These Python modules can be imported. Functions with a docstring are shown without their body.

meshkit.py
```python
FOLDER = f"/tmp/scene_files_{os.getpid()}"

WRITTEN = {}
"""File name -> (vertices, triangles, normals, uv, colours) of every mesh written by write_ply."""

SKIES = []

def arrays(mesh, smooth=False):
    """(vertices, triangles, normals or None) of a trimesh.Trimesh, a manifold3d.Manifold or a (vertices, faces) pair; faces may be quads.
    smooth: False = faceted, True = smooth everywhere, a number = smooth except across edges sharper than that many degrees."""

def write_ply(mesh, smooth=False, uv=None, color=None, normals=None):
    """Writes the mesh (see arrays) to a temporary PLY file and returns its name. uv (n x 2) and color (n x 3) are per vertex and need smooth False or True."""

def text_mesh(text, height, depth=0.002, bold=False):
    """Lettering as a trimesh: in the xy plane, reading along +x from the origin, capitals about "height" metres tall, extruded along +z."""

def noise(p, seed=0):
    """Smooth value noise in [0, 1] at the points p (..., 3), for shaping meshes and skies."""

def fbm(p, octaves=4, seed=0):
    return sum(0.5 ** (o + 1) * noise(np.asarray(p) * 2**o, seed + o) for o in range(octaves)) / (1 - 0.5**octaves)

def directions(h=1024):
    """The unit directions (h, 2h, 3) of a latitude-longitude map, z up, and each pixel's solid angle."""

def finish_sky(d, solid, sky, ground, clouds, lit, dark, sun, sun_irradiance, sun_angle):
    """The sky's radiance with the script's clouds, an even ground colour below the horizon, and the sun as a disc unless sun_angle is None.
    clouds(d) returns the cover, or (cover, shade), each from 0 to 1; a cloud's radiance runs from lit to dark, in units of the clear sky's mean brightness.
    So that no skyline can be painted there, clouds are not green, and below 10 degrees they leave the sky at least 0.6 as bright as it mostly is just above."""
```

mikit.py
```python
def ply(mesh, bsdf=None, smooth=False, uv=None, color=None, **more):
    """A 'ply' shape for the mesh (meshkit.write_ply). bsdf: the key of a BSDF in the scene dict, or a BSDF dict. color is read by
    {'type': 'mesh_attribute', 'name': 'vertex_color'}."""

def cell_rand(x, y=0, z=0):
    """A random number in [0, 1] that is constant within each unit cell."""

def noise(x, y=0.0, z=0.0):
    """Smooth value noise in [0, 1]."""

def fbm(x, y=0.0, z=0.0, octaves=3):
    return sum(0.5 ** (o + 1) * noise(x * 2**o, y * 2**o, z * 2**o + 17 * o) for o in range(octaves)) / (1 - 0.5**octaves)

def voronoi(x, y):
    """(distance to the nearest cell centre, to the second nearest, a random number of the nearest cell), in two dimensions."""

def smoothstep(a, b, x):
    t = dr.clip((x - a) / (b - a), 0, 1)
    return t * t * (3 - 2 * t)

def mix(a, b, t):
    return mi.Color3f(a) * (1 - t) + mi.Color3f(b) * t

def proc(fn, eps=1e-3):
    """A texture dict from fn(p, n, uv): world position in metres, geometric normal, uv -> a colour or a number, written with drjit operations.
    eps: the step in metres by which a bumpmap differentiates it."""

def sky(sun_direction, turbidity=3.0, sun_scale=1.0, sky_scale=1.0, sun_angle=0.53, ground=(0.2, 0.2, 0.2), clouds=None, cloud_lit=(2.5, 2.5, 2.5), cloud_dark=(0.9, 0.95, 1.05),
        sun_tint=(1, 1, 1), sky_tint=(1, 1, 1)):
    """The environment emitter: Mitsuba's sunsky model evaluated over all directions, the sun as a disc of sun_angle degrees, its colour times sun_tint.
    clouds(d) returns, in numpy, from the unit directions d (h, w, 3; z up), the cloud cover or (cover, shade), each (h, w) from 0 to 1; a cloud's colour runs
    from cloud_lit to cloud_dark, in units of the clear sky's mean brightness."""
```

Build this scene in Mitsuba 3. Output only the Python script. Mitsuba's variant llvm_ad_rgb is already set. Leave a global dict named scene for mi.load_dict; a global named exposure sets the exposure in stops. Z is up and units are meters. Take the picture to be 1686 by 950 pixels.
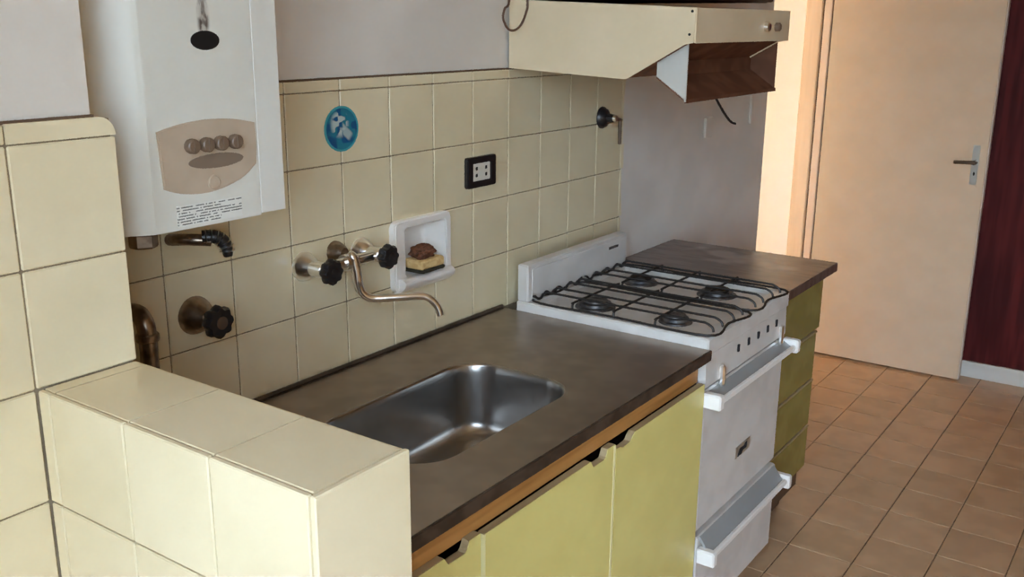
import math, random
import numpy as np, trimesh, drjit as dr
import mitsuba as mi, mikit, meshkit
import manifold3d as m3
from shapely.geometry import Polygon, box as sbox
from mikit import proc, noise, fbm, smoothstep, mix, cell_rand

T = mi.ScalarTransform4f
scene, labels = {}, {}
random.seed(7)
rng = np.random.default_rng(7)

# ------------------------------------------------------------------ camera
CAM = np.array([-1.3222, -1.4693, 1.5548])
YAW, PITCH, ROLL, FPX = 0.6116, -0.2657, 0.0085, 1615.6
fw = np.array([math.cos(PITCH) * math.cos(YAW), math.cos(PITCH) * math.sin(YAW), math.sin(PITCH)])
rt = np.array([math.sin(YAW), -math.cos(YAW), 0.0])
up = np.cross(rt, fw)
up2 = -rt * math.sin(ROLL) + up * math.cos(ROLL)
scene['camera'] = {'type': 'perspective', 'fov': math.degrees(2 * math.atan(843 / FPX)), 'fov_axis': 'x', 'near_clip': 0.05, 'far_clip': 100.0,
                   'to_world': T().look_at(origin=CAM.tolist(), target=(CAM + fw).tolist(), up=up2.tolist())}

# ------------------------------------------------------------------ daylight
def cloud_cover(d):
    n = meshkit.fbm(d * 3.0) if hasattr(meshkit, 'fbm') else meshkit.noise(d * 3.0)
    return np.clip(0.55 + 0.6 * (n - 0.5), 0, 1), np.clip(n, 0, 1) * 0.4

SUN = np.array([0.62, 0.30, 0.72]); SUN /= np.linalg.norm(SUN)
scene['sky'] = mikit.sky(SUN.tolist(), turbidity=4.0, sun_scale=0.0, sky_scale=12.0, clouds=cloud_cover,
                         cloud_lit=(1.38, 1.5, 1.5), cloud_dark=(0.76, 0.83, 0.86), ground=(0.3, 0.29, 0.27), sky_tint=(0.95, 1.0, 1.0))
scene['sun'] = {'type': 'directional', 'direction': (-SUN).tolist(), 'irradiance': {'type': 'rgb', 'value': [7.0, 6.4, 5.3]}}
exposure = 2.72

# ------------------------------------------------------------------ materials
def mottle(a, b, sc=9.0, lo=0.3, hi=0.7, k=0.0):
    def f(p, n, uv):
        return mix(a, b, smoothstep(lo, hi, fbm(p.x * sc + k, p.y * sc, p.z * sc, octaves=3)))
    return proc(f)

def pr(name, color, rough=0.5, metallic=0.0, spec=0.5, bump=None, bscale=1.0, **k):
    c = color if isinstance(color, dict) else {'type': 'rgb', 'value': list(color)}
    d = {'type': 'principled', 'base_color': c, 'roughness': rough, 'metallic': metallic, 'specular': spec, **k}
    if bump is not None:
        d = {'type': 'bumpmap', 'arbitrary': bump, 'scale': bscale, 'bsdf': d}
    scene[name] = {'type': 'twosided', 'bsdf': d}
    return name

wave = proc(lambda p, n, uv: noise(p.x * 9, p.y * 9, p.z * 9), eps=2e-3)
grain = proc(lambda p, n, uv: fbm(p.x * 90, p.y * 90, p.z * 90, octaves=2), eps=1e-3)
TILES = [pr('tile_cream_%d' % i, mottle(a, b, 7.0, k=5.0 * i), rough=0.24, bump=wave, bscale=0.0012) for i, (a, b) in enumerate([
    ((0.645, 0.56, 0.37), (0.675, 0.59, 0.40)), ((0.655, 0.57, 0.38), (0.685, 0.60, 0.41)), ((0.63, 0.545, 0.355), (0.665, 0.58, 0.39))])]
pr('grout_tan', mottle((0.17, 0.13, 0.08), (0.25, 0.20, 0.13), 40), rough=0.9)
pr('joint_dark', (0.10, 0.06, 0.035), rough=0.9)
pr('grout_floor', mottle((0.13, 0.075, 0.04), (0.20, 0.12, 0.065), 40), rough=0.9)
FLOORS = [pr('floor_tile_%d' % i, mottle(a, b, 13.0, k=3.0 * i), rough=0.34, bump=wave, bscale=0.0015) for i, (a, b) in enumerate([
    ((0.51, 0.335, 0.195), (0.56, 0.375, 0.22)), ((0.53, 0.35, 0.205), (0.58, 0.39, 0.23)), ((0.49, 0.32, 0.18), (0.54, 0.36, 0.21))])]
pr('plaster_white', mottle((0.60, 0.555, 0.495), (0.655, 0.61, 0.55), 6), rough=0.9, bump=grain, bscale=0.0015)
pr('plaster_cream', mottle((0.76, 0.73, 0.665), (0.77, 0.74, 0.675), 5), rough=0.85)
pr('boiler_enamel_side', (0.63, 0.62, 0.565), rough=0.3)
def soot(p, n, uv):
    w = 0.008 + 0.006 * noise(p.z * 60, 3.0)
    cx = -0.3715 + 0.006 * (noise(p.z * 45, 7.0) - 0.5)
    m = smoothstep(1.0, 0.35, dr.abs(p.x - cx) / w) * smoothstep(1.532, 1.536, p.z) * smoothstep(1.63, 1.55, p.z)
    m = m * (0.35 + 0.65 * smoothstep(0.35, 0.6, fbm(p.x * 140, p.z * 60, 1.0)))
    return mix((0.625, 0.615, 0.55), (0.10, 0.075, 0.06), m)
pr('boiler_enamel', proc(soot), rough=0.3)
pr('panel_beige', mottle((0.42, 0.33, 0.24), (0.46, 0.365, 0.27), 20), rough=0.45)
pr('knob_taupe', (0.155, 0.105, 0.07), rough=0.4)
pr('display_brown', (0.19, 0.14, 0.10), rough=0.25)
pr('black_glass', (0.012, 0.012, 0.013), rough=0.12)
def leaflet(p, n, uv):
    r = dr.floor((p.z - 1.25) / 0.0042)
    fz = (p.z - 1.25) / 0.0042 - r
    word = cell_rand(p.x / 0.0026, r, 1.0)
    ink = dr.select((fz > 0.25) & (fz < 0.7) & (word > 0.25), 1.0, 0.0)
    left = dr.select(p.x < -0.365, 1.0, dr.select(cell_rand(r, 4.0) > 0.45, 1.0, 0.0))
    return mix((0.66, 0.655, 0.60), (0.10, 0.10, 0.09), ink * left * 0.85)
pr('printed_leaflet', proc(leaflet), rough=0.7)
def sticker(p, n, uv):
    x, z = (p.x - 0.151) / 0.049, (p.z - 1.337) / 0.047
    r = dr.sqrt(x * x + z * z)
    a = noise(p.x * 70, p.z * 70, 2.0)
    base = mix((0.012, 0.075, 0.20), (0.02, 0.17, 0.24), smoothstep(0.35, 0.65, a))
    blob = smoothstep(0.62, 0.35, dr.sqrt(dr.square((x + 0.12) / 1.0) + dr.square((z - 0.22) / 1.1))) * smoothstep(0.38, 0.55, noise(p.x * 95, p.z * 95, 9.0))
    tail = smoothstep(0.33, 0.18, dr.abs(z + 0.85 * x - 0.05)) * smoothstep(0.0, 0.1, x) * smoothstep(0.75, 0.55, r)
    base = mix(base, (0.42, 0.50, 0.48), dr.clip(blob + 0.8 * tail, 0, 1))
    return mix(base, (0.05, 0.30, 0.34), smoothstep(0.88, 0.93, r))
pr('sticker_blue', proc(sticker), rough=0.35)
steelbump = proc(lambda p, n, uv: fbm(p.x * 30, p.y * 260, p.z * 30, octaves=2), eps=5e-4)
pr('steel_top', mottle((0.33, 0.27, 0.22), (0.40, 0.33, 0.27), 14), rough=0.36, metallic=0.9, bump=steelbump, bscale=0.00015)
pr('steel_basin', mottle((0.42, 0.405, 0.385), (0.48, 0.465, 0.445), 18), rough=0.28, metallic=1.0)
pr('steel_edge_dark', mottle((0.028, 0.018, 0.012), (0.055, 0.036, 0.025), 30), rough=0.5)
pr('chrome', (0.88, 0.87, 0.85), rough=0.17, metallic=1.0)
pr('chrome_old', mottle((0.20, 0.15, 0.11), (0.34, 0.27, 0.21), 60), rough=0.3, metallic=1.0)
pr('black_plastic', (0.010, 0.009, 0.010), rough=0.35)
pr('hub_bronze', (0.12, 0.085, 0.06), rough=0.4, metallic=0.6)
pr('ceramic_white', (0.74, 0.705, 0.655), rough=0.15)
pr('sponge_yellow', mottle((0.55, 0.36, 0.14), (0.66, 0.48, 0.22), 120), rough=0.95)
pr('sponge_dark', (0.025, 0.022, 0.012), rough=0.9)
pr('pad_brown', mottle((0.07, 0.025, 0.012), (0.16, 0.06, 0.028), 160), rough=0.85)
pr('socket_black', (0.010, 0.008, 0.009), rough=0.35)
pr('socket_ivory', (0.62, 0.60, 0.52), rough=0.4)
pr('slot_dark', (0.02, 0.018, 0.015), rough=0.8)
pr('hood_enamel', mottle((0.63, 0.52, 0.35), (0.66, 0.545, 0.375), 8), rough=0.42)
pr('hood_inside', mottle((0.105, 0.044, 0.024), (0.15, 0.064, 0.034), 16), rough=0.6, spec=0.2)  # canopy and compartment sheets share this dark brown
pr('hood_flap_grey', (0.50, 0.49, 0.45), rough=0.45)
def woodf(a, b, ax=0, s=55.0):
    def f(p, n, uv):
        q = [p.x, p.y, p.z]
        sc = [s, s, s]; sc[ax] = s * 0.06
        g = fbm(q[0] * sc[0], q[1] * sc[1], q[2] * sc[2], octaves=3)
        return mix(a, b, smoothstep(0.3, 0.7, g))
    return proc(f)
pr('wood_rail', woodf((0.30, 0.125, 0.03), (0.44, 0.21, 0.06), 0), rough=0.45)
pr('wood_dark', woodf((0.035, 0.016, 0.010), (0.075, 0.033, 0.02), 0), rough=0.5)
pr('wood_red', woodf((0.05, 0.005, 0.005), (0.10, 0.011, 0.010), 2, 40.0), rough=0.55, spec=0.15)
pr('wood_casing', woodf((0.66, 0.49, 0.33), (0.71, 0.54, 0.38), 2, 40.0), rough=0.5)
pr('casing_pink', (0.72, 0.55, 0.42), rough=0.5)
pr('door_paint', mottle((0.61, 0.465, 0.315), (0.63, 0.485, 0.335), 10), rough=0.5)
pr('door_edge', (0.60, 0.50, 0.42), rough=0.5)
pr('skirting_white', (0.60, 0.58, 0.52), rough=0.6)
pr('door_yellow', mottle((0.605, 0.54, 0.185), (0.63, 0.565, 0.20), 12), rough=0.38)
pr('ply_edge', woodf((0.31, 0.235, 0.12), (0.39, 0.30, 0.165), 0, 70.0), rough=0.6)
pr('edge_cream', (0.70, 0.64, 0.33), rough=0.45)
pr('olive_paint', mottle((0.225, 0.185, 0.045), (0.265, 0.22, 0.06), 14), rough=0.42)
pr('carcass_brown', (0.10, 0.055, 0.03), rough=0.7)
def laminate(p, n, uv):
    g = fbm(p.x * 60, p.y * 12, 1.0, octaves=3)
    c = mix((0.095, 0.060, 0.046), (0.125, 0.080, 0.062), smoothstep(0.3, 0.7, g))
    return mix(c, (0.30, 0.26, 0.24), smoothstep(0.52, 0.68, fbm(p.x * 7, p.y * 7, 5.0)) * 0.55)
pr('worktop_brown', proc(laminate), rough=0.26)
pr('stove_white', mottle((0.56, 0.545, 0.515), (0.61, 0.595, 0.565), 15), rough=0.28)
pr('stove_trough', (0.30, 0.315, 0.31), rough=0.4)
pr('stove_trim', (0.78, 0.77, 0.74), rough=0.3)
pr('iron_black', (0.014, 0.012, 0.011), rough=0.5)
pr('burner_grey', mottle((0.07, 0.07, 0.075), (0.17, 0.165, 0.16), 70), rough=0.45, metallic=0.7)
pr('gap_black', (0.012, 0.012, 0.014), rough=0.9)
pr('badge_silver', (0.55, 0.53, 0.48), rough=0.3, metallic=0.8)
pr('cable_brown', (0.10, 0.05, 0.03), rough=0.6)
pr('cable_black', (0.015, 0.012, 0.011), rough=0.6)
pr('ceiling_cream', (0.74, 0.58, 0.37), rough=0.9)
pr('bounce_render', (0.78, 0.66, 0.50), rough=0.9)
pr('plaster_warm', mottle((0.36, 0.235, 0.12), (0.41, 0.27, 0.14), 5), rough=0.9)
pr('frame_white', (0.72, 0.71, 0.68), rough=0.5)

# ------------------------------------------------------------------ helpers
def tag(key, label, category=None, group=None, kind=None):
    d = {'label': label}
    if category: d['category'] = category
    if group: d['group'] = group
    if kind: d['kind'] = kind
    labels[key] = d

def put(key, mesh, bsdf, smooth=False, label=None):
    """one entry; a taken key gets the next number"""
    k, i = key, 0
    while k in scene:
        i += 1
        k = '%s_%03d' % (key, i)
    scene[k] = mikit.ply(mesh, bsdf, smooth=smooth) if not (isinstance(mesh, dict)) else mesh
    if label: labels[k] = {'label': label}
    return k

def hull(pts):
    return m3.Manifold.hull_points(np.asarray(pts, float))

def man(m):
    if isinstance(m, m3.Manifold): return m
    return m3.Manifold(m3.Mesh(np.asarray(m.vertices, np.float32), np.asarray(m.faces, np.uint32)))

def tri(m):
    if isinstance(m, trimesh.Trimesh): return m
    q = m.to_mesh()
    return trimesh.Trimesh(np.array(q.vert_properties[:, :3]), np.array(q.tri_verts), process=False)

def bx(x0, x1, y0, y1, z0, z1, b=0.0):
    if b <= 0:
        return hull([(x, y, z) for x in (x0, x1) for y in (y0, y1) for z in (z0, z1)])
    pts = []
    for x, sx in ((x0, 1), (x1, -1)):
        for y, sy in ((y0, 1), (y1, -1)):
            for z, sz in ((z0, 1), (z1, -1)):
                pts += [(x, y + sy * b, z + sz * b), (x + sx * b, y, z + sz * b), (x + sx * b, y + sy * b, z)]
    return hull(pts)

def join(*ms):
    return trimesh.util.concatenate([tri(m) for m in ms])

def basis(axis):
    a = np.asarray(axis, float); a /= np.linalg.norm(a)
    h = np.array([0, 0, 1.0]) if abs(a[2]) < 0.9 else np.array([1.0, 0, 0])
    u = np.cross(h, a); u /= np.linalg.norm(u)
    return u, np.cross(a, u), a

def lathe(profile, origin, axis, n=28, wobble=None):
    """profile: (radius, height along axis) from one end to the other"""
    u, v, a = basis(axis)
    ang = np.arange(n) * 2 * math.pi / n
    V, F = [], []
    for r, h in profile:
        for t in ang:
            rr = r * (wobble(t, h) if wobble else 1.0)
            V.append(np.asarray(origin) + a * h + rr * (math.cos(t) * u + math.sin(t) * v))
    k = len(profile)
    for i in range(k - 1):
        for j in range(n):
            p, q = i * n + j, i * n + (j + 1) % n
            F += [(p, q, q + n), (p, q + n, p + n)]
    V += [np.asarray(origin) + a * profile[0][1], np.asarray(origin) + a * profile[-1][1]]
    for j in range(n):
        F.append((len(V) - 2, (j + 1) % n, j))
        F.append((len(V) - 1, (k - 1) * n + j, (k - 1) * n + (j + 1) % n))
    m = trimesh.Trimesh(np.array(V), np.array(F), process=False)
    return m

def cr(pts, per=8, closed=False):
    """Catmull-Rom through pts"""
    P = [np.asarray(p, float) for p in pts]
    n = len(P)
    out = []
    for i in range(n if closed else n - 1):
        g = (lambda k: P[k % n]) if closed else (lambda k: P[min(max(k, 0), n - 1)])
        a, b, c, d = g(i - 1), g(i), g(i + 1), g(i + 2)
        for s in range(per):
            t = s / per
            out.append(0.5 * (2 * b + (c - a) * t + (2 * a - 5 * b + 4 * c - d) * t * t + (3 * b - a - 3 * c + d) * t ** 3))
    if not closed: out.append(P[-1])
    return np.array(out)

def tube(pts, r, n=10, closed=False):
    p = np.asarray(pts, float)
    m = len(p)
    r = np.broadcast_to(np.asarray(r, float), (m,))
    t = np.roll(p, -1, 0) - np.roll(p, 1, 0) if closed else np.gradient(p, axis=0)
    t /= np.linalg.norm(t, axis=1, keepdims=True) + 1e-12
    u = basis(t[0])[0]
    V, F = [], []
    for i in range(m):
        u = u - t[i] * (u @ t[i]); u /= np.linalg.norm(u)
        v = np.cross(t[i], u)
        for j in range(n):
            a = 2 * math.pi * j / n
            V.append(p[i] + r[i] * (math.cos(a) * u + math.sin(a) * v))
    for i in range(m if closed else m - 1):
        k = (i + 1) % m
        for j in range(n):
            a, b, c, d = i * n + j, i * n + (j + 1) % n, k * n + (j + 1) % n, k * n + j
            F += [(a, b, c), (a, c, d)]
    if not closed:
        V += [p[0], p[-1]]
        for j in range(n):
            F.append((len(V) - 2, (j + 1) % n, j)); F.append((len(V) - 1, (m - 1) * n + j, (m - 1) * n + (j + 1) % n))
    return trimesh.Trimesh(np.array(V), np.array(F), process=False)

def extr(poly, h, M):
    """extrude a shapely polygon by h, then map (x, y, z) with the 3x4 matrix M"""
    m = trimesh.creation.extrude_polygon(poly, h, engine='earcut')
    V = np.asarray(m.vertices) @ np.asarray(M, float)[:, :3].T + np.asarray(M, float)[:, 3]
    F = np.asarray(m.faces)
    if np.linalg.det(np.asarray(M, float)[:, :3]) < 0: F = F[:, ::-1]
    return trimesh.Trimesh(V, F, process=False)

def YEX(y):   # polygon in (x, z), extruded towards -y from y
    return [[1, 0, 0, 0], [0, 0, -1, y], [0, 1, 0, 0]]
def XEX(x):   # polygon in (y, z), extruded towards +x from x
    return [[0, 0, 1, x], [1, 0, 0, 0], [0, 1, 0, 0]]
def ZEX(z):
    return [[1, 0, 0, 0], [0, 1, 0, 0], [0, 0, 1, z]]

def rrect(x0, x1, y0, y1, r, n=6):
    pts = []
    for cx, cy, a0 in ((x1 - r, y1 - r, 0), (x0 + r, y1 - r, 90), (x0 + r, y0 + r, 180), (x1 - r, y0 + r, 270)):
        for i in range(n + 1):
            a = math.radians(a0 + 90 * i / n)
            pts.append((cx + r * math.cos(a), cy + r * math.sin(a)))
    return pts

def ellipse(cx, cy, rx, ry, n=32):
    return [(cx + rx * math.cos(2 * math.pi * i / n), cy + ry * math.sin(2 * math.pi * i / n)) for i in range(n)]

# ------------------------------------------------------------------ the room's structure
S = 'structure'
HY = 1.5                                    # depth of the hall beyond the kitchen's back wall
put('floor', bx(-2.27, 3.45, -3.9, HY, -0.06, -0.0035), 'grout_floor'); tag('floor', 'small square tan floor tiles with brown joints', 'floor', kind=S)
put('ceiling', join(bx(-2.27, 3.45, -3.9, 0.12, 2.8, 2.9), bx(1.15, 3.45, 0.12, HY, 2.8, 2.9)), 'ceiling_cream'); tag('ceiling', 'plain cream ceiling above the kitchen', 'ceiling', kind=S)
put('wall_back', join(bx(-0.95, 1.36, 0.0085, 0.12, 0, 2.8)), 'plaster_white'); tag('wall_back', 'white plaster wall with cream tiles behind sink and stove', 'wall', kind=S)
put('wall_back_end', bx(1.36, 2.55, 0.0, 0.12, 0, 2.8), 'plaster_white'); tag('wall_back_end', 'plain grey lilac wall above the brown worktop past the stove', 'wall', kind=S)
put('wall_pier', bx(-2.15, -0.618, -0.335, 0.12, 0, 2.8), 'plaster_white'); tag('wall_pier', 'white wall left of the boiler with cream tiles below', 'wall', kind=S)
put('wall_low', bx(-0.724, -0.598, -0.8175, -0.3, 0, 1.1035), 'grout_tan'); tag('wall_low', 'low cream tiled half wall at the near end of the counter', 'wall', kind=S)
put('wall_far', bx(3.25, 3.37, 0.10, HY, 0, 2.8), 'plaster_cream'); tag('wall_far', 'bright cream wall strip left of the door', 'wall', kind=S)
put('wall_far_dark', join(bx(3.36, 3.45, -2.2, 0.10, 0, 2.8)), 'wood_red'); tag('wall_far_dark', 'dark red brown wooden wall right of the door', 'wall', kind=S)
put('wall_front', join(bx(-2.27, 0.5, -3.9, -3.8, 0, 2.8), bx(0.4, 0.5, -3.8, -2.1, 0, 2.8), bx(0.5, 3.45, -2.2, -2.1, 0, 2.8)), 'plaster_warm'); tag('wall_front', 'tan wall opposite the kitchen counter', 'wall', kind=S)
put('wall_hall', bx(1.15, 3.37, HY, HY + 0.1, 0, 2.8), 'plaster_cream'); tag('wall_hall', 'cream side wall of the passage beyond the kitchen', 'wall', kind=S)
put('wall_added_nib', bx(-1.62, -1.5, -0.88, -0.335, 0, 2.8), 'plaster_white'); tag('wall_added_nib', 'unseen short white wall added left of the viewer to shade the pier side', 'wall', kind=S)  # unseen wall, added to keep window light off the half wall near the pier
# left wall with its large window, behind the camera
WX, WY0, WY1 = -2.15, -3.0, -1.02
put('wall_left', join(bx(WX - 0.12, WX, -3.9, WY0, 0, 2.8), bx(WX - 0.12, WX, WY1, 0.12, 0, 2.8), bx(WX - 0.12, WX, WY0, WY1, 0, 0.5), bx(WX - 0.12, WX, WY0, WY1, 2.72, 2.8)), 'plaster_white')
tag('wall_left', 'white wall with the wide window behind the viewer', 'wall', kind=S)
fr = [bx(WX - 0.09, WX - 0.04, a, a + 0.04, 0.5, 2.72) for a in (WY0, (WY0 + WY1) / 2 - 0.02, WY1 - 0.04)] + [bx(WX - 0.09, WX - 0.04, WY0, WY1, z, z + 0.04) for z in (0.5, 2.68)]
put('window_1', join(*fr), 'frame_white'); tag('window_1', 'wide white framed window behind the viewer', 'window', kind=S)
# unseen light well added to bounce warm light, and the passage window onto it
put('wall_bounce', join(bx(-0.7, -0.6, 0.12, HY + 0.1, 0, 3.4), bx(-0.7, 1.15, HY, HY + 0.1, 0, 3.4)), 'bounce_render'); tag('wall_bounce', 'unseen sunlit ochre wall added to bounce warm light into the passage', 'wall', kind=S)
put('wall_passage', join(bx(1.05, 1.15, 0.12, HY, 0, 0.3), bx(1.05, 1.15, 0.12, HY, 2.45, 2.7)), 'plaster_cream'); tag('wall_passage', 'cream wall with the passage window', 'wall', kind=S)
put('window_2', join(bx(1.07, 1.11, 0.12, 0.16, 0.3, 2.45), bx(1.07, 1.11, HY - 0.04, HY, 0.3, 2.45), bx(1.07, 1.11, 0.79, 0.83, 0.3, 2.45)), 'frame_white'); tag('window_2', 'passage window frame facing the light well', 'window', kind=S)

# ---- wall tiles: one mesh per kind, placed again and again
PLY = {}
def tile_at(key, sx, sy, sz, cx, cy, cz, bsdf, b=0.0016):
    k = (round(sx, 4), round(sy, 4), round(sz, 4), bsdf)
    if k not in PLY: PLY[k] = mikit.ply(bx(-sx / 2, sx / 2, -sy / 2, sy / 2, -sz / 2, sz / 2, b), bsdf)
    tilt = T().translate([cx, cy, cz]).rotate([0, 0, 1], rng.uniform(-0.12, 0.12)).rotate([1, 0, 0], rng.uniform(-0.12, 0.12))
    return put(key, {**PLY[k], 'to_world': tilt}, None)
J = 0.0024
def wall_tile(key, x0, x1, y, z0, z1, th=0.008):     # facing -y, front face at y
    tile_at(key, x1 - x0 - J, th, z1 - z0 - J, (x0 + x1) / 2, y + th / 2, (z0 + z1) / 2, random.choice(TILES))
def side_tile(key, x, y0, y1, z0, z1, th=0.008):     # facing -x, front face at x
    tile_at(key, th, y1 - y0 - J, z1 - z0 - J, x + th / 2, (y0 + y1) / 2, (z0 + z1) / 2, random.choice(TILES))

put('wall_back__grout_bed', bx(-0.59, 1.372, 0.0022, 0.0085, 0.6, 1.438), 'grout_tan')
cols = [-0.59, -0.45] + [0.15 * i for i in range(-2, 10)]
for a, b in zip(cols[:-1], cols[1:]):
    for z in (1.265, 1.115, 0.965, 0.815):
        wall_tile('wall_back__tile', a, b, 0.0, z, z + 0.15)
    wall_tile('wall_back__cap_tile', a, b, -0.001, 1.415, 1.4385, 0.010)
for z in (1.265, 1.115, 0.965, 0.815):
    wall_tile('wall_back__edge_tile', 1.35, 1.372, 0.0, z, z + 0.15)
put('wall_back__top_joint', bx(-0.59, 1.372, 0.003, 0.0086, 1.4380, 1.4415), 'joint_dark', label='dark dirt line above the cap tiles')
# pier tiles
put('wall_pier__grout_bed', bx(-1.63, -0.597, -0.3405, -0.3345, 0, 1.434), 'grout_tan')
pcols = [-0.59, -0.732, -0.882, -1.032, -1.182, -1.332, -1.482, -1.632]
for b, a in zip(pcols[:-1], pcols[1:]):
    for i, z1 in enumerate((1.412, 1.262, 1.112, 0.962, 0.812, 0.662)):
        if b > -0.6 and i > 1: continue
        wall_tile('wall_pier__tile', a, b, -0.343, z1 - 0.15, z1)
    if b < -0.6: wall_tile('wall_pier__cap_tile', a, b, -0.344, 1.412, 1.4365, 0.0095)
put('wall_pier__top_joint', bx(-1.63, -0.616, -0.3395, -0.334, 1.4355, 1.4395), 'joint_dark', label='dark dirt line above the cap tiles')
cap = Polygon([(-0.7308, 1.4132), (-0.5912, 1.4132)] + [(-0.6132 + 0.022 * math.cos(t), 1.4140 + 0.0225 * math.sin(t)) for t in np.linspace(0.02, math.pi / 2, 8)] + [(-0.7308, 1.4365)])
put('wall_pier__cap_tile', extr(cap, 0.0095, YEX(-0.3345)), TILES[1])
for i, z1 in enumerate((1.412, 1.262)):               # return of the pier towards the boiler niche
    side_tile('wall_pier__return_tile', -0.598, -0.3345, -0.19, z1 - 0.15, z1)
put('wall_pier__jamb', bx(-0.6185, -0.598, -0.3345, 0.0, 0, 1.425), 'grout_tan')
# half wall tiles
yj = [-0.3435, -0.368, -0.518, -0.668, -0.8175]
for a, b in zip(yj[1:], yj[:-1]):
    for z1, z0 in ((1.1132, 0.962), (0.962, 0.812), (0.812, 0.662), (0.662, 0.512), (0.512, 0.362)):
        side_tile('wall_low__tile', -0.732, a, b, z0, z1)
for z1, z0 in ((1.1132, 0.962 - 0.06), (0.902, 0.752), (0.752, 0.602), (0.602, 0.452)):
    wall_tile('wall_low__end_tile', -0.7315, -0.590, -0.8255, z0, z1)
for a, b in zip(yj[1:], yj[:-1]):
    pts = []
    for y in (max(a, -0.8165) + J / 2, b - J / 2):
        pts += [(-0.7225, y, 1.1045), (-0.590, y, 1.1045), (-0.590, y, 1.107), (-0.5925, y, 1.1105), (-0.597, y, 1.112), (-0.7212, y, 1.112), (-0.7225, y, 1.1108)]
    put('wall_low__top_tile', hull(pts), TILES[(int(-a * 100)) % 3])

# ---- floor tiles
fx, fy = 0.2018, 0.194
field = []
for i in range(-25, 10):
    for j in range(-18, 11):
        x0, y0 = 1.409 + i * fx, -0.609 + j * fy
        cx, cy = x0 + fx / 2, y0 + fy / 2
        if cx < -2.1 or cx > 3.36 or cy < -3.75 or (cx > 0.4 and cy < -2.1) or cy > HY or (cx > 3.2 and cy > 0.05): continue
        x1 = min(x0 + fx - 0.0035, 3.36)
        seen = cx > 0.85 and -1.75 < cy < -0.38
        if seen:
            tile_at('floor__tile', x1 - x0, fy - 0.0035, 0.01, (x0 + x1) / 2, cy, -0.005 + rng.uniform(-0.0004, 0.0004), random.choice(FLOORS), b=0.0018)
        else:
            field.append(tri(bx(x0, x1, y0, y0 + fy - 0.0035, -0.01, 0.0)))
k = put('floor__tile_field', trimesh.util.concatenate(field), FLOORS[0]); labels[k] = {'label': 'remaining floor tiles out of view', 'kind': 'stuff'}

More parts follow.
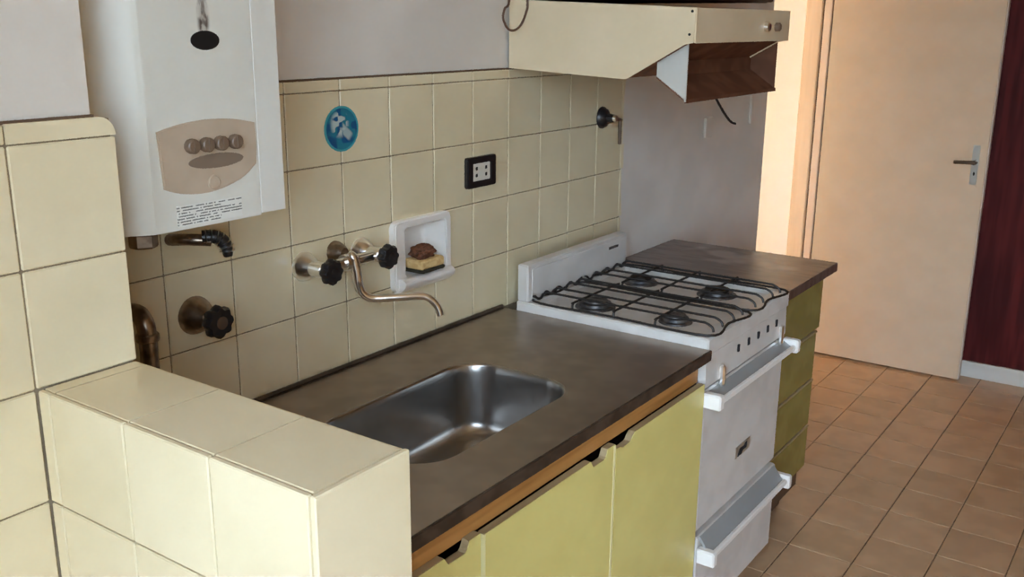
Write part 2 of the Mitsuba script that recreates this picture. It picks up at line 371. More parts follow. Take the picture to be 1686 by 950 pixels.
# ------------------------------------------------------------------ water heater
wh = 'water_heater'
tag(wh, 'white wall-mounted gas water heater with beige control panel beside the tiled pier', 'water heater')
def plan(pts, z0, z1): return extr(Polygon(pts), z1 - z0, ZEX(z0))
put(wh + '__body', plan([(-0.582, -0.004), (-0.582, -0.195), (-0.296, -0.205), (-0.2835, -0.207), (-0.2835, -0.2485), (-0.2825, -0.2495), (-0.234, -0.2495), (-0.228, -0.243), (-0.225, -0.20), (-0.225, -0.004)], 1.255, 2.0), 'boiler_enamel_side', 30)
prof = cr([(-0.58, -0.212), (-0.55, -0.2135), (-0.525, -0.222), (-0.498, -0.240), (-0.484, -0.2485), (-0.470, -0.2505), (-0.40, -0.2512), (-0.294, -0.2505), (-0.289, -0.2485), (-0.2885, -0.245)], 5)
put(wh + '__front_cover', plan([tuple(p) for p in prof] + [(-0.2885, -0.208), (-0.29, -0.206), (-0.58, -0.196)], 1.2525, 2.0), 'boiler_enamel', 40)
top = cr([(-0.468, 1.399), (-0.43, 1.407), (-0.379, 1.411), (-0.33, 1.408), (-0.2905, 1.400)], 6)
right = [(-0.2895, 1.368), (-0.2915, 1.337)]
bot = cr([(-0.293, 1.335), (-0.325, 1.315), (-0.38, 1.3025), (-0.43, 1.3055), (-0.463, 1.316)], 6)
outline = [tuple(p) for p in top] + right + [tuple(p) for p in bot]
cp = wh + '__control_panel'
pg = Polygon(outline)
put(cp, join(extr(pg, 0.004, YEX(-0.2485)), extr(pg.buffer(-0.002), 0.0015, YEX(-0.2525))), 'panel_beige', label='beige control panel')
for x in (-0.414, -0.388, -0.362, -0.335):
    put(cp + '__knob', join(lathe([(0.0105, 0), (0.0112, 0.004), (0.0108, 0.011), (0.009, 0.0125)], (x, -0.2535, 1.3745 + 0.0 * x), (0, -1, 0), 20), bx(x - 0.0018, x + 0.0018, -0.2685, -0.2655, 1.366, 1.385)), 'knob_taupe', 30)
put(cp + '__display', extr(Polygon(ellipse(-0.369, 1.349, 0.0505, 0.0108)), 0.002, YEX(-0.2535)), 'display_brown', label='dark oval display')
put(cp + '__button', lathe([(0.0115, 0), (0.0115, 0.002), (0.0095, 0.003), (0.009, 0.0022)], (-0.376, -0.2535, 1.317), (0, -1, 0), 24), 'panel_beige', 30)
put(wh + '__inspection_window', join(extr(Polygon(ellipse(-0.372, 1.5245, 0.0255, 0.0138)), 0.0025, YEX(-0.2495))), 'black_glass', label='black oval flame window')
put(wh + '__instruction_label', bx(-0.444, -0.325, -0.2522, -0.2506, 1.2575, 1.2885), 'printed_leaflet', label='printed paper instruction label')
# pipework under the heater
t1 = 'pipe_fitting'
tag(t1, 'tarnished brown pipe fitting under the left end of the water heater', 'pipe fitting')
put(t1 + '__pipe', tube([(-0.365, -0.045, 1.262), (-0.365, -0.045, 1.205)], 0.016, 16), 'chrome_old', 30)
put(t1 + '__nut', lathe([(0.022, 0), (0.0235, 0.003), (0.0235, 0.022), (0.022, 0.025)], (-0.365, -0.045, 1.185), (0, 0, 1), 6), 'chrome_old')
t2 = 'gas_cock'
tag(t2, 'black ribbed tap handle curling out below the water heater', 'valve')
put(t2 + '__stem', tube(cr([(-0.285, -0.004, 1.178), (-0.285, -0.03, 1.182), (-0.272, -0.055, 1.183), (-0.25, -0.072, 1.180)], 6), 0.0105, 12), 'chrome_old', 40)
put(t2 + '__lever', tube(cr([(-0.262, -0.064, 1.187), (-0.243, -0.078, 1.186), (-0.230, -0.085, 1.172), (-0.226, -0.086, 1.150)], 6), [0.012] * 12 + [0.011, 0.0105, 0.010, 0.0095, 0.009, 0.0085, 0.008], 12), 'black_plastic', 40)
for s in np.linspace(0.15, 0.9, 7):
    c = cr([(-0.262, -0.064, 1.187), (-0.243, -0.078, 1.186), (-0.230, -0.085, 1.172), (-0.226, -0.086, 1.150)], 6)
    i = int(s * (len(c) - 2)); d = c[i + 1] - c[i]
    put(t2 + '__lever__rib', lathe([(0.012, -0.0012), (0.0142, 0), (0.012, 0.0012)], c[i], d, 14), 'chrome', 30)

# ------------------------------------------------------------------ valves and mixer tap
def knob(parent, c, axis, r, depth, hubmat='hub_bronze'):
    k = put(parent, lathe([(r * 0.55, 0), (r * 0.86, depth * 0.12), (r, depth * 0.35), (r, depth * 0.7), (r * 0.86, depth * 0.95), (r * 0.45, depth)], c, axis, 64,
                          wobble=lambda t, h: 1.0 + 0.085 * math.cos(8 * t)), 'black_plastic', 35, label='black fluted knob')
    a = np.asarray(axis, float) / np.linalg.norm(axis)
    put(k + '__hub_cap', lathe([(r * 0.42, 0), (r * 0.42, 0.0015), (r * 0.3, 0.003)], np.asarray(c) + a * depth * 0.985, axis, 20), hubmat, 30)
def bell(R, L):
    return [(R, 0), (R * 1.0, 0.003), (R * 0.93, L * 0.25), (R * 0.72, L * 0.6), (R * 0.5, L * 0.85), (R * 0.42, L)]
v = 'shutoff_valve'
tag(v, 'single wall shut-off valve with black fluted knob, left on the tiles below the water heater', 'valve')
put(v + '__flange', lathe(bell(0.036, 0.04), (-0.243, 0.0, 1.029), (0, -1, 0), 32), 'chrome_old', 30)
put(v + '__spindle', lathe([(0.0125, 0), (0.0125, 0.03), (0.009, 0.045)], (-0.243, -0.03, 1.029), (0, -1, 0), 18), 'chrome_old', 30)
knob(v + '__knob', (-0.243, -0.052, 1.028), (0, -1, 0), 0.029, 0.026)
w = 'waste_pipe'
tag(w, 'tarnished bent pipe on the tiles just above the half wall top', 'pipe')
put(w + '__pipe', tube(cr([(-0.372, 0.0, 1.066), (-0.372, -0.022, 1.066), (-0.374, -0.04, 1.055), (-0.374, -0.045, 1.03), (-0.374, -0.045, 0.98), (-0.374, -0.045, 0.90)], 6), 0.0155, 16), 'chrome_old', 40)
put(w + '__collar', lathe([(0.018, 0), (0.0195, 0.002), (0.0195, 0.012), (0.018, 0.014)], (-0.374, -0.045, 1.022), (0, 0, 1), 20), 'chrome_old', 30)

m = 'mixer_tap'
tag(m, 'chrome wall mixer tap with two black knobs and swan spout above the sink', 'tap')
for i, (x, z) in enumerate(((0.028, 1.068), (0.196, 1.068))):
    put(m + '__flange', lathe(bell(0.031, 0.036), (x, 0.0, z), (0, -1, 0), 36), 'chrome', 30)
    put(m + '__valve_body', lathe([(0.015, 0), (0.0165, 0.01), (0.0165, 0.04), (0.012, 0.046), (0.008, 0.062)], (x, -0.022, z), (0, -1, 0), 24), 'chrome', 30)
    knob(m + '__knob', (x, -0.068, z), (0, -1, 0), 0.0255, 0.024, 'black_plastic')
put(m + '__crossbar', join(tube([(0.028, -0.047, 1.068), (0.196, -0.047, 1.068)], 0.0115, 16), lathe([(0.017, 0), (0.018, 0.004), (0.018, 0.03), (0.017, 0.034)], (0.095, -0.047, 1.068), (1, 0, 0), 20)), 'chrome', 40)
put(m + '__backplate', lathe([(0.0235, 0), (0.0235, 0.004), (0.018, 0.02), (0.012, 0.03)], (0.118, 0.0, 1.082), (0, -1, 0), 28), 'chrome_old', 30)
sp = cr([(0.112, -0.050, 1.083), (0.113, -0.058, 1.078), (0.118, -0.060, 1.055), (0.124, -0.061, 1.018), (0.131, -0.064, 0.998), (0.146, -0.074, 0.986), (0.17, -0.096, 0.985), (0.20, -0.123, 0.985), (0.228, -0.147, 0.984), (0.240, -0.159, 0.977), (0.250, -0.169, 0.961), (0.2545, -0.1745, 0.940)], 6)
put(m + '__spout', tube(sp, np.r_[np.full(18, 0.0105), np.linspace(0.0095, 0.0072, len(sp) - 18)], 16), 'chrome', 60)

g = 'gas_valve'
tag(g, 'small round dark gas valve with a hanging key on the tiles near the hood', 'valve')
put(g + '__rosette', lathe([(0.032, 0), (0.032, 0.003), (0.026, 0.014), (0.014, 0.022), (0.011, 0.04)], (1.228, 0.0, 1.283), (0, -1, 0), 30), 'black_plastic', 30)
put(g + '__stem', lathe([(0.0095, 0), (0.0095, 0.02), (0.006, 0.022)], (1.228, -0.03, 1.283), (0, -1, 0), 16), 'chrome', 30)
put(g + '__key', join(tube([(1.228, -0.045, 1.283), (1.262, -0.045, 1.276)], 0.005, 10), tube([(1.258, -0.045, 1.278), (1.260, -0.045, 1.205)], [0.0055, 0.0048], 10)), 'hub_bronze', 30)

# ------------------------------------------------------------------ soap dish, sponge, sticker, socket
sd = 'soap_dish'
tag(sd, 'white ceramic soap dish recessed in the tiles right of the tap', 'soap dish')
outer = Polygon(rrect(0.289, 0.492, 0.952, 1.118, 0.018))
inner = Polygon(rrect(0.324, 0.470, 0.985, 1.100, 0.012))
rim = outer.difference(inner)
put(sd + '__frame', join(extr(rim, 0.014, YEX(0.0)), extr(outer.buffer(-0.004).difference(inner.buffer(0.004)), 0.004, YEX(-0.014))), 'ceramic_white', 30)
def slab_loft(rings):
    V = np.vstack(rings); n = len(rings[0]); F = []
    for i in range(len(rings) - 1):
        for j in range(n):
            a, b = i * n + j, i * n + (j + 1) % n
            F += [(a, a + n, b + n), (a, b + n, b)]
    V = np.vstack([V, V[-n:].mean(0)]); c = len(V) - 1
    for j in range(n): F.append(((len(rings) - 1) * n + j, c, (len(rings) - 1) * n + (j + 1) % n))
    return trimesh.Trimesh(V, np.array(F), process=False)
def ring_xz(x0, x1, z0, z1, r, y): return np.array([(a, y, b) for a, b in rrect(x0, x1, z0, z1, r)])
put(sd + '__bowl', slab_loft([ring_xz(0.324, 0.470, 0.985, 1.100, 0.012, -0.017), ring_xz(0.326, 0.468, 0.987, 1.098, 0.014, -0.004), ring_xz(0.329, 0.463, 0.991, 1.092, 0.018, 0.035), ring_xz(0.345, 0.447, 1.004, 1.078, 0.02, 0.045)]), 'ceramic_white', 50)
lip = cr([(-0.014, 0.984), (-0.026, 0.985), (-0.035, 0.981), (-0.038, 0.973), (-0.031, 0.962), (-0.014, 0.950), (-0.002, 0.947)], 4)
put(sd + '__tray_lip', extr(Polygon([tuple(p) for p in lip]), 0.179, XEX(0.300)), 'ceramic_white', 50)
# hole for the recess in the wall behind the dish: the tiles there are left whole below the frame, so the bowl gets its own cut
cut = bx(0.322, 0.472, -0.02, 0.06, 0.983, 1.102)
for kk in [q for q in list(scene) if q.startswith('wall_back')]:
    d = scene[kk]
    if d.get('type') != 'ply': continue
    v_, f_ = meshkit.WRITTEN[d['filename']][:2]
    M = np.array(T(d['to_world']).matrix, float) if 'to_world' in d else np.eye(4)
    V = v_ @ M[:3, :3].T + M[:3, 3]
    if V[:, 0].max() < 0.322 or V[:, 0].min() > 0.472 or V[:, 2].max() < 0.983 or V[:, 2].min() > 1.102: continue
    tm = trimesh.Trimesh(V, f_, process=False); tm.merge_vertices()
    parts = [man(p) for p in tm.split(only_watertight=False)]
    r = parts[0]
    for p in parts[1:]: r = r + p
    r = r - cut
    bs = d['bsdf']
    scene[kk] = mikit.ply(r, bs)
sg = 'sponge'
tag(sg, 'yellow sponge with a dark underside lying in the soap dish', 'sponge')
put(sg + '__foam', bx(0.352, 0.436, -0.042, 0.016, 0.9985, 1.020, 0.004), 'sponge_yellow')
put(sg + '__scourer', bx(0.352, 0.436, -0.043, 0.016, 0.9905, 0.9985, 0.002), 'sponge_dark', label='dark green scouring layer')
pad = trimesh.creation.icosphere(4, 1.0)
V = np.asarray(pad.vertices)
V = V * (0.78 + 0.5 * meshkit.noise(V * 3.1 + 5, 1)[:, None]) * np.array([0.034, 0.024, 0.0165]) + np.array([0.389, -0.012, 1.033])
put('scouring_pad', trimesh.Trimesh(V, pad.faces, process=False), 'pad_brown', 60); tag('scouring_pad', 'lumpy brown scouring pad on top of the yellow sponge', 'scouring pad')

st = 'wall_sticker'
put(st, extr(Polygon(ellipse(0.151, 1.337, 0.049, 0.047, 48)), 0.0018, YEX(-0.0002)), 'sticker_blue'); tag(st, 'round blue sticker with a pale figure on the tiles right of the water heater', 'sticker')

so = 'power_socket'
tag(so, 'black framed ivory double power socket on the tiles above the soap dish', 'socket')
fo, fi = Polygon(rrect(0.566, 0.684, 1.156, 1.232, 0.006)), Polygon(rrect(0.589, 0.662, 1.172, 1.216, 0.003))
put(so + '__frame', join(extr(fo.difference(fi), 0.009, YEX(-0.0002)), extr(fo.buffer(-0.003).difference(fi.buffer(0.002)), 0.002, YEX(-0.009))), 'socket_black', 30)
put(so + '__insert', extr(fi, 0.007, YEX(-0.0002)), 'socket_ivory')
for x in (0.606, 0.645):
    for z in (1.186, 1.203):
        put(so + '__slot', bx(x - 0.0035, x + 0.0035, -0.0082, -0.006, z - 0.004, z + 0.004), 'slot_dark')
for i, (x, z, sx, sz, lab) in enumerate(((1.977, 1.195, 0.03, 0.038, 'small pale junction box plate on the grey wall below the hood'), (2.375, 1.245, 0.012, 0.07, 'narrow pale plate near the end of the grey wall'))):
    kk = put('wall_plate', bx(x - sx, x + sx, -0.012, -0.0002, z - sz, z + sz, 0.004), 'plaster_white'); tag(kk, lab, 'wall plate')

# ------------------------------------------------------------------ counter with sink
ct = 'sink_counter'
tag(ct, 'worn stainless steel counter with a rectangular sink basin', 'counter')
hole = Polygon(rrect(-0.165, 0.338, -0.482, -0.188, 0.085, 10))
slab = Polygon([(-0.588, -0.603), (0.718, -0.603), (0.718, -0.003), (-0.588, -0.003)]).difference(hole)
put(ct + '__worktop', extr(slab, 0.018, ZEX(0.802)), 'steel_top')
put(ct + '__front_edge', join(bx(-0.588, 0.718, -0.6085, -0.603, 0.795, 0.8205, 0.0015), bx(-0.588, 0.718, -0.603, -0.588, 0.795, 0.802)), 'steel_edge_dark', label='dark worn front edge')
put(ct + '__back_rim', join(bx(-0.588, 0.718, -0.014, -0.002, 0.82, 0.828, 0.003), bx(-0.588, 0.718, -0.0165, -0.014, 0.82, 0.8207)), 'steel_edge_dark', label='dark raised back rim')
def ring_xy(x0, x1, y0, y1, r, z): return np.array([(a, b, z) for a, b in rrect(x0, x1, y0, y1, r, 10)])
rings = []
for o, z, dr_ in ((0.0015, 0.8202, 0), (-0.001, 0.8195, 0), (-0.004, 0.815, 0), (-0.006, 0.80, 0), (-0.010, 0.74, 0), (-0.014, 0.69, 0), (-0.020, 0.675, 0), (-0.032, 0.665, 0), (-0.05, 0.661, 0), (-0.10, 0.6595, 0)):
    rings.append(ring_xy(-0.165 - o, 0.338 + o, -0.482 - o, -0.188 + o, max(0.085 + o, 0.02), z))
put(ct + '__basin', slab_loft(rings), 'steel_basin', 60)
put(ct + '__basin__drain', lathe([(0.038, 0), (0.040, 0.0012), (0.034, 0.002), (0.026, 0.0008)], (-0.04, -0.335, 0.6595), (0, 0, 1), 28), 'chrome', 30)

# sink cabinet
sc = 'sink_cabinet'
tag(sc, 'yellow green doored base cabinet under the steel counter', 'cabinet')
put(sc + '__carcass', join(bx(-0.588, -0.57, -0.575, -0.02, 0.08, 0.79), bx(0.70, 0.716, -0.575, -0.02, 0.08, 0.79), bx(-0.57, 0.70, -0.575, -0.02, 0.08, 0.10), bx(-0.57, 0.70, -0.03, -0.02, 0.10, 0.60), bx(-0.57, 0.70, -0.555, -0.53, 0.0, 0.08)), 'carcass_brown')
put(sc + '__rail', bx(-0.588, 0.716, -0.578, -0.56, 0.735, 0.7945, 0.002), 'wood_rail', label='orange brown wooden rail')
def notched(x0, x1, z0, z1, side):
    p = [(x0, z0), (x1, z0)]
    if side == 'r':
        a, b = x1 - 0.030, x1 - 0.085
        p += [(x1, z1 + 0.002), (a, z1 + 0.002)] + [(a - 0.012 * t, z1 + 0.002 - 0.018 * math.sin(t * math.pi / 2)) for t in (0.3, 0.6, 1.0)] + [(b, z1 - 0.015)] + [(b - 0.01 * t, z1 - 0.015 + 0.015 * t) for t in (0.3, 0.7, 1.0)] + [(x0, z1)]
    else:
        a, b = x0 + 0.020, x0 + 0.06
        p += [(x1, z1)] + [(b + 0.02, z1), (b + 0.01, z1 - 0.006), (b, z1 - 0.015), (a + 0.01, z1 - 0.017), (a, z1 - 0.012), (x0, z1 - 0.010)]
    return Polygon(p)
for x0, x1, yb, z1, side in ((-0.586, -0.158, -0.5785, 0.738, 'r'), (-0.153, 0.283, -0.584, 0.738, 'r'), (0.287, 0.708, -0.584, 0.738, 'l')):
    pgn = notched(x0, x1, 0.10, z1, side)
    d = put(sc + '__door', extr(pgn, 0.0145, YEX(yb)), 'ply_edge')
    put(d + '__face', extr(pgn.buffer(-0.0005), 0.0015, YEX(yb - 0.0145)), 'door_yellow', label='yellow green painted door face')
    if side == 'r' and x1 > 0:
        put(d + '__edge_strip', bx(x1 - 0.007, x1 + 0.0012, yb - 0.0168, yb - 0.001, 0.10, z1, 0.0006), 'edge_cream')
    if side == 'r':
        put(d + '__edge_band', bx(x0 - 0.001, x0 + 0.0008, yb - 0.0160, yb - 0.001, 0.10, z1 - 0.002), 'edge_cream')

# ------------------------------------------------------------------ stove
sv = 'gas_stove'
tag(sv, 'white four burner gas stove with missing knobs between counter and brown worktop', 'stove')
X0, X1, YF, YB = 0.722, 1.252, -0.590, -0.05
put(sv + '__body', join(bx(X0, X1, YF + 0.02, YB, 0.07, 0.80, 0.003), bx(X0 + 0.03, X1 - 0.03, YF + 0.06, YB - 0.03, 0.05, 0.072)), 'stove_white')
for x in (X0 + 0.04, X1 - 0.04):
    for y in (YF + 0.07, YB - 0.04):
        put(sv + '__foot', lathe([(0.016, 0), (0.018, 0.004), (0.014, 0.05)], (x, y, 0.0), (0, 0, 1), 14), 'iron_black')
pan = bx(X0 - 0.002, X1 + 0.002, YF - 0.008, YB, 0.80, 0.8445, 0.004) - bx(X0 + 0.022, X1 - 0.022, YF + 0.028, YB - 0.045, 0.832, 0.86)
put(sv + '__cooktop', pan, 'stove_white')
put(sv + '__backguard', join(bx(X0 + 0.0, X1 + 0.0, YB - 0.036, YB - 0.002, 0.844, 0.944, 0.004), bx(X0 + 0.018, X1 - 0.006, YB - 0.0385, YB - 0.036, 0.848, 0.932, 0.001)), 'stove_white')
put(sv + '__backguard__badge', bx(1.14, 1.195, YB - 0.0402, YB - 0.0385, 0.911, 0.918), 'burner_grey', label='small grey nameplate strip')
# front: control panel, oven door, drawer
def slope(x0, x1, ya, za, yb, zb, th):      # panel whose front runs from (ya, za) down to (yb, zb)
    return hull([(x, y, z) for x in (x0, x1) for y, z in ((ya, za), (yb, zb), (ya + th, za), (yb + th, zb))])
put(sv + '__control_panel', slope(X0, X1, YF - 0.003, 0.799, YF - 0.006, 0.722, 0.02), 'stove_white')
for x in (0.914, 0.981, 1.046, 1.112, 1.176):
    put(sv + '__spindle_slot', bx(x - 0.005, x + 0.005, YF - 0.0075, YF - 0.003, 0.761, 0.780, 0.001), 'gap_black')
for x in (0.808, 1.206):
    put(sv + '__hinge_pin', join(bx(x - 0.006, x + 0.006, YF - 0.018, YF - 0.004, 0.705, 0.757, 0.004), bx(x - 0.004, x + 0.004, YF - 0.012, YF - 0.002, 0.685, 0.705, 0.001)), 'chrome', label='chrome door catch')
od = put(sv + '__oven_door', bx(X0 + 0.001, X1 - 0.001, YF - 0.004, YF + 0.02, 0.342, 0.712, 0.004), 'stove_white')
def trough(key, x0, x1, z, zt, y, out):
    """a scooped handle: sloping recess plate behind a thin outer bar"""
    h = put(key, bx(x0, x1, y - out - 0.008, y - out + 0.004, z - 0.008, z + 0.008, 0.003), 'stove_trim')
    put(key.rsplit('__', 1)[0] + '__recess_plate', hull([(x, yy, zz) for x in (x0, x1) for yy, zz in ((y, zt), (y, zt - 0.012), (y - out + 0.004, z - 0.006), (y - out + 0.004, z + 0.002))]), 'stove_trough', label='blue grey recess behind the handle bar')
trough(od + '__handle', X0 + 0.012, X1 - 0.012, 0.690, 0.708, YF - 0.004, 0.032)
for x in (X0 + 0.004, X1 - 0.004):
    put(od + '__handle_cap', bx(x - 0.012, x + 0.012, YF - 0.050, YF - 0.003, 0.674, 0.712, 0.004), 'stove_trim', label='white plastic handle end')
put(od + '__badge', join(bx(0.945, 1.042, YF - 0.0065, YF - 0.004, 0.455, 0.487, 0.001)), 'badge_silver', label='small metal maker badge')
put(od + '__badge__mark', extr(Polygon([(0.957, 0.459), (0.972, 0.478), (1.0, 0.476), (1.006, 0.482), (1.018, 0.482), (1.016, 0.466), (0.99, 0.466), (0.984, 0.458)]), 0.0012, YEX(YF - 0.0065)), 'gap_black', label='black emblem')
dw = put(sv + '__warming_drawer', bx(X0 - 0.001, X1 - 0.001, YF - 0.010, YF + 0.02, 0.072, 0.330, 0.004), 'stove_white')
trough(dw + '__handle', X0 + 0.014, X1 - 0.012, 0.286, 0.328, YF - 0.010, 0.034)
for x in (X0 + 0.008, X1 + 0.002):
    put(dw + '__handle_cap', bx(x - 0.012, x + 0.012, YF - 0.058, YF - 0.009, 0.262, 0.302, 0.004), 'stove_trim', label='white plastic handle end')
# burners
for i, (x, y, r) in enumerate(((0.835, -0.225, 0.043), (1.125, -0.205, 0.040), (1.135, -0.435, 0.044), (0.838, -0.455, 0.034))):
    b = put(sv + '__burner', lathe([(r * 1.25, 0), (r * 1.2, 0.004), (r, 0.006), (r * 0.97, 0.013), (r * 0.6, 0.014)], (x, y, 0.832), (0, 0, 1), 32), 'burner_grey', 30)
    put(b + '__cap', lathe([(r * 0.72, 0), (r * 0.78, 0.002), (r * 0.74, 0.006), (r * 0.5, 0.008)], (x, y, 0.846), (0, 0, 1), 28), 'iron_black' if i in (1, 2) else 'burner_grey', 30)
# wire grates
def grate(key, x0, x1, lab):
    tag(key, lab, 'grate', 'wire pan grates on the stove')
    zb, zt, r = 0.8485, 0.868, 0.0030
    ya, yb = -0.098, -0.588
    put(key + '__frame', tube(cr([(x0, ya, zb), ((x0 + x1) / 2, ya, zb), (x1, ya, zb), (x1, (ya + yb) / 2, zb), (x1, yb, zb), ((x0 + x1) / 2, yb, zb), (x0, yb, zb), (x0, (ya + yb) / 2, zb)], 6, True), r, 8, True), 'iron_black', 40)
    for f in (0.14, 0.36, 0.64, 0.86):
        x = x0 + f * (x1 - x0)
        pts = [(x, ya, zb), (x, ya - 0.004, zb + 0.010), (x, ya - 0.018, zt), (x, ya - 0.04, zt), (x, (ya + yb) / 2, zt), (x, yb + 0.045, zt), (x, yb + 0.020, zt - 0.001), (x, yb + 0.004, zb + 0.010), (x, yb, zb)]
        put(key + '__rod', tube(cr(pts, 5), r, 8), 'iron_black', 40)
    for y in (-0.215, -0.335, -0.45):
        put(key + '__crossbar', tube(cr([(x0, y, zb), (x0 + 0.004, y, zt - 0.008), (x0 + 0.02, y, zt - 0.005), (x1 - 0.02, y, zt - 0.005), (x1 - 0.004, y, zt - 0.008), (x1, y, zb)], 5), r, 8), 'iron_black', 40)
    # wavy back edge
    wv = [(x0 + (x1 - x0) * t, ya + 0.002, zb + 0.006 + 0.007 * math.cos(t * 2 * math.pi * 4)) for t in np.linspace(0, 1, 33)]
    put(key + '__wavy_rail', tube(wv, r, 8), 'iron_black', 40)
grate('pan_grate', X0 + 0.012, 0.978, 'black wire pan grate on the stove half next to the steel counter')
grate('pan_grate_001', 0.996, X1 - 0.012, 'black wire pan grate on the stove half next to the brown worktop')

# ------------------------------------------------------------------ drawer unit past the stove
dc = 'drawer_unit'
tag(dc, 'olive green drawer unit at the far end past the stove', 'cabinet')
put(dc + '__carcass', join(bx(1.272, 1.66, -0.535, -0.01, 0.08, 0.795), bx(1.285, 1.645, -0.49, -0.02, 0.0, 0.08)), 'carcass_brown')
for z0, z1, x1 in ((0.622, 0.783, 1.688), (0.458, 0.610, 1.665), (0.298, 0.447, 1.668), (0.150, 0.287, 1.668)):
    d = put(dc + '__drawer', bx(1.272, x1, -0.556, -0.536, z0, z1, 0.003), 'olive_paint')
    put(d + '__top_lip', bx(1.272, x1 + 0.006, -0.557, -0.538, z1 - 0.001, z1 + 0.006, 0.002), 'ply_edge')
put('far_worktop', bx(1.268, 1.748, -0.578, -0.002, 0.797, 0.826, 0.0025), 'worktop_brown'); tag('far_worktop', 'worn brown laminate worktop on the olive drawer unit', 'worktop')

# ------------------------------------------------------------------ range hood
hd = 'range_hood'
tag(hd, 'cream metal range hood above the stove with an open dark compartment', 'range hood')
side = Polygon([(-0.0005, 1.441), (-0.336, 1.426), (-0.481, 1.5075), (-0.503, 1.512), (-0.506, 1.588), (-0.18, 1.601), (-0.0005, 1.607)])
put(hd + '__side_panel', extr(side, 0.004, XEX(0.75)), 'hood_enamel')
put(hd + '__side_panel', extr(side, 0.004, XEX(1.336)), 'hood_enamel')
shell = Polygon([(-0.001, 1.443), (-0.335, 1.429), (-0.480, 1.5105), (-0.500, 1.515), (-0.503, 1.586), (-0.18, 1.599), (-0.001, 1.605)])
put(hd + '__canopy', extr(shell, 0.582, XEX(0.754)), 'hood_inside')
put(hd + '__front_panel', hull([(x, y, z) for x in (0.753, 1.337) for y, z in ((-0.507, 1.511), (-0.507, 1.588), (-0.5, 1.513), (-0.5, 1.586))]), 'hood_enamel')
for x in (1.165, 1.238):
    put(hd + '__switch', lathe([(0.011, 0), (0.011, 0.010), (0.008, 0.013)], (x, -0.507, 1.5465), (0, -1, 0), 18), 'chrome' if x < 1.2 else 'knob_taupe', 30)
for y, z in ((-0.497, 1.580), (-0.493, 1.530)):
    put(hd + '__screw', lathe([(0.003, 0), (0.003, 0.0012), (0.0015, 0.0018)], (0.75, y, z), (-1, 0, 0), 10), 'gap_black')
fl = hd + '__filter_box'
put(fl, hull([(x, y, z) for x in (0.782, 0.786) for y, z in ((-0.474, 1.383), (-0.474, 1.512), (-0.40, 1.468), (-0.40, 1.433))]), 'hood_flap_grey', label='grey side plate of the open compartment')
put(fl + '__side', hull([(x, y, z) for x in (1.345, 1.349) for y, z in ((-0.474, 1.383), (-0.474, 1.512), (-0.40, 1.468), (-0.40, 1.433))]), 'hood_inside')
put(fl + '__floor', hull([(x, y, z) for x in (0.782, 1.349) for y, z in ((-0.476, 1.379), (-0.476, 1.384), (-0.40, 1.434), (-0.40, 1.430))]), 'hood_inside', label='dark brown compartment floor')
put(fl + '__back', bx(0.786, 1.345, -0.402, -0.399, 1.431, 1.466), 'hood_inside')
put(fl + '__front_rim', bx(0.781, 0.7855, -0.477, -0.473, 1.379, 1.511), 'hood_flap_grey')
put(fl + '__front_rim', bx(0.785, 1.349, -0.4775, -0.473, 1.376, 1.384), 'hood_inside')
hc = 'hood_cable'
put(hc, tube(cr([(1.070, -0.42, 1.416), (1.074, -0.42, 1.395), (1.081, -0.42, 1.372), (1.101, -0.42, 1.354), (1.153, -0.42, 1.319), (1.19, -0.42, 1.300), (1.222, -0.42, 1.292)], 6), 0.0032, 8), 'cable_black', 40); tag(hc, 'short black cable hanging under the range hood', 'cable')
lp = 'wire_loop'
put(lp, tube(cr([(0.712, -0.03, 1.72), (0.708, -0.03, 1.605), (0.690, -0.03, 1.585), (0.683, -0.03, 1.562), (0.700, -0.032, 1.538), (0.722, -0.036, 1.534), (0.7445, -0.04, 1.547), (0.7445, -0.055, 1.577), (0.744, -0.059, 1.606), (0.74, -0.05, 1.72)], 6), 0.0028, 8), 'cable_brown', 40); tag(lp, 'thin brown wire loop hanging at the left edge of the range hood', 'wire')
oc = 'overhead_cupboard'
tag(oc, 'dark brown cupboard above the range hood', 'cupboard')
put(oc + '__body', bx(0.86, 1.37, -0.43, -0.001, 1.609, 2.2, 0.003), 'wood_dark')
for a, b in ((0.864, 1.112), (1.118, 1.366)):
    put(oc + '__door', bx(a, b, -0.447, -0.431, 1.611, 2.19, 0.003), 'wood_dark')

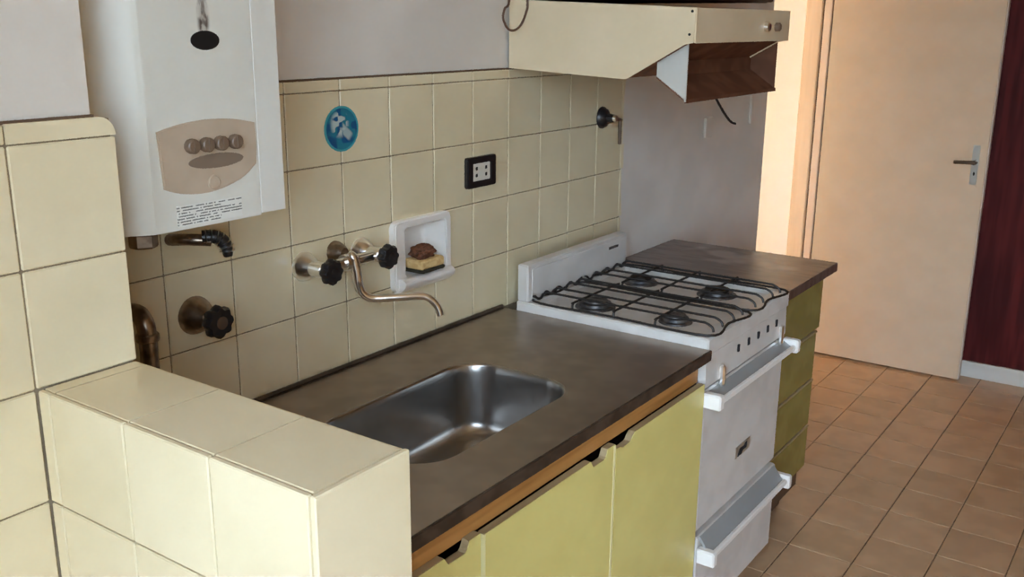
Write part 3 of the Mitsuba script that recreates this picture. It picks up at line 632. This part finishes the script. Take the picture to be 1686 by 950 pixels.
# ------------------------------------------------------------------ door at the far end
put('trim_1', bx(3.232, 3.26, 0.032, 0.106, 0, 2.12, 0.004), 'wood_casing'); tag('trim_1', 'pale wooden door casing between bright wall and door', 'door casing', kind=S)
put('trim_2', bx(3.24, 3.29, -0.008, 0.026, 0, 2.08, 0.003), 'casing_pink'); tag('trim_2', 'pinkish door jamb strip beside the door', 'door jamb', kind=S)
put('trim_3', bx(3.26, 3.36, -0.008, 0.11, 0, 2.12), 'wood_dark'); tag('trim_3', 'dark rebate behind the door casing', 'door rebate', kind=S)
put('wall_far_top', bx(3.25, 3.36, -0.012, 0.11, 2.12, 2.8), 'plaster_cream'); tag('wall_far_top', 'cream wall over the door casing', 'wall', kind=S)
dn = 'door_1'
tag(dn, 'plain beige door with lever handle standing before the dark red wall', 'door', kind=S)
put(dn + '__leaf', bx(3.25, 3.288, -0.722, -0.012, 0.010, 2.04, 0.0015), 'door_paint')
put(dn + '__edge', bx(3.252, 3.286, -0.7265, -0.7215, 0.010, 2.04, 0.001), 'door_edge', label='pale door edge')
hp = put(dn + '__lock_plate', extr(Polygon(rrect(-0.692, -0.664, 0.893, 1.062, 0.003)), 0.003, [[0, 0, -1, 3.2502], [1, 0, 0, 0], [0, 1, 0, 0]]), 'badge_silver', label='metal lock plate')
put(hp + '__lever', join(lathe([(0.009, 0), (0.009, 0.04), (0.007, 0.044)], (3.248, -0.680, 0.991), (-1, 0, 0), 14), tube(cr([(3.210, -0.684, 0.991), (3.209, -0.66, 0.991), (3.212, -0.60, 0.988)], 5), 0.0075, 10)), 'hub_bronze', 30, label='lever handle')
put(hp + '__keyhole', extr(Polygon(ellipse(-0.679, 0.94, 0.004, 0.008, 14)), 0.0015, [[0, 0, -1, 3.2473], [1, 0, 0, 0], [0, 1, 0, 0]]), 'slot_dark')
put('baseboard_far', bx(3.347, 3.36, -2.1, -0.015, 0, 0.075, 0.002), 'skirting_white'); tag('baseboard_far', 'white skirting board below the dark red wall', 'baseboard', kind=S)
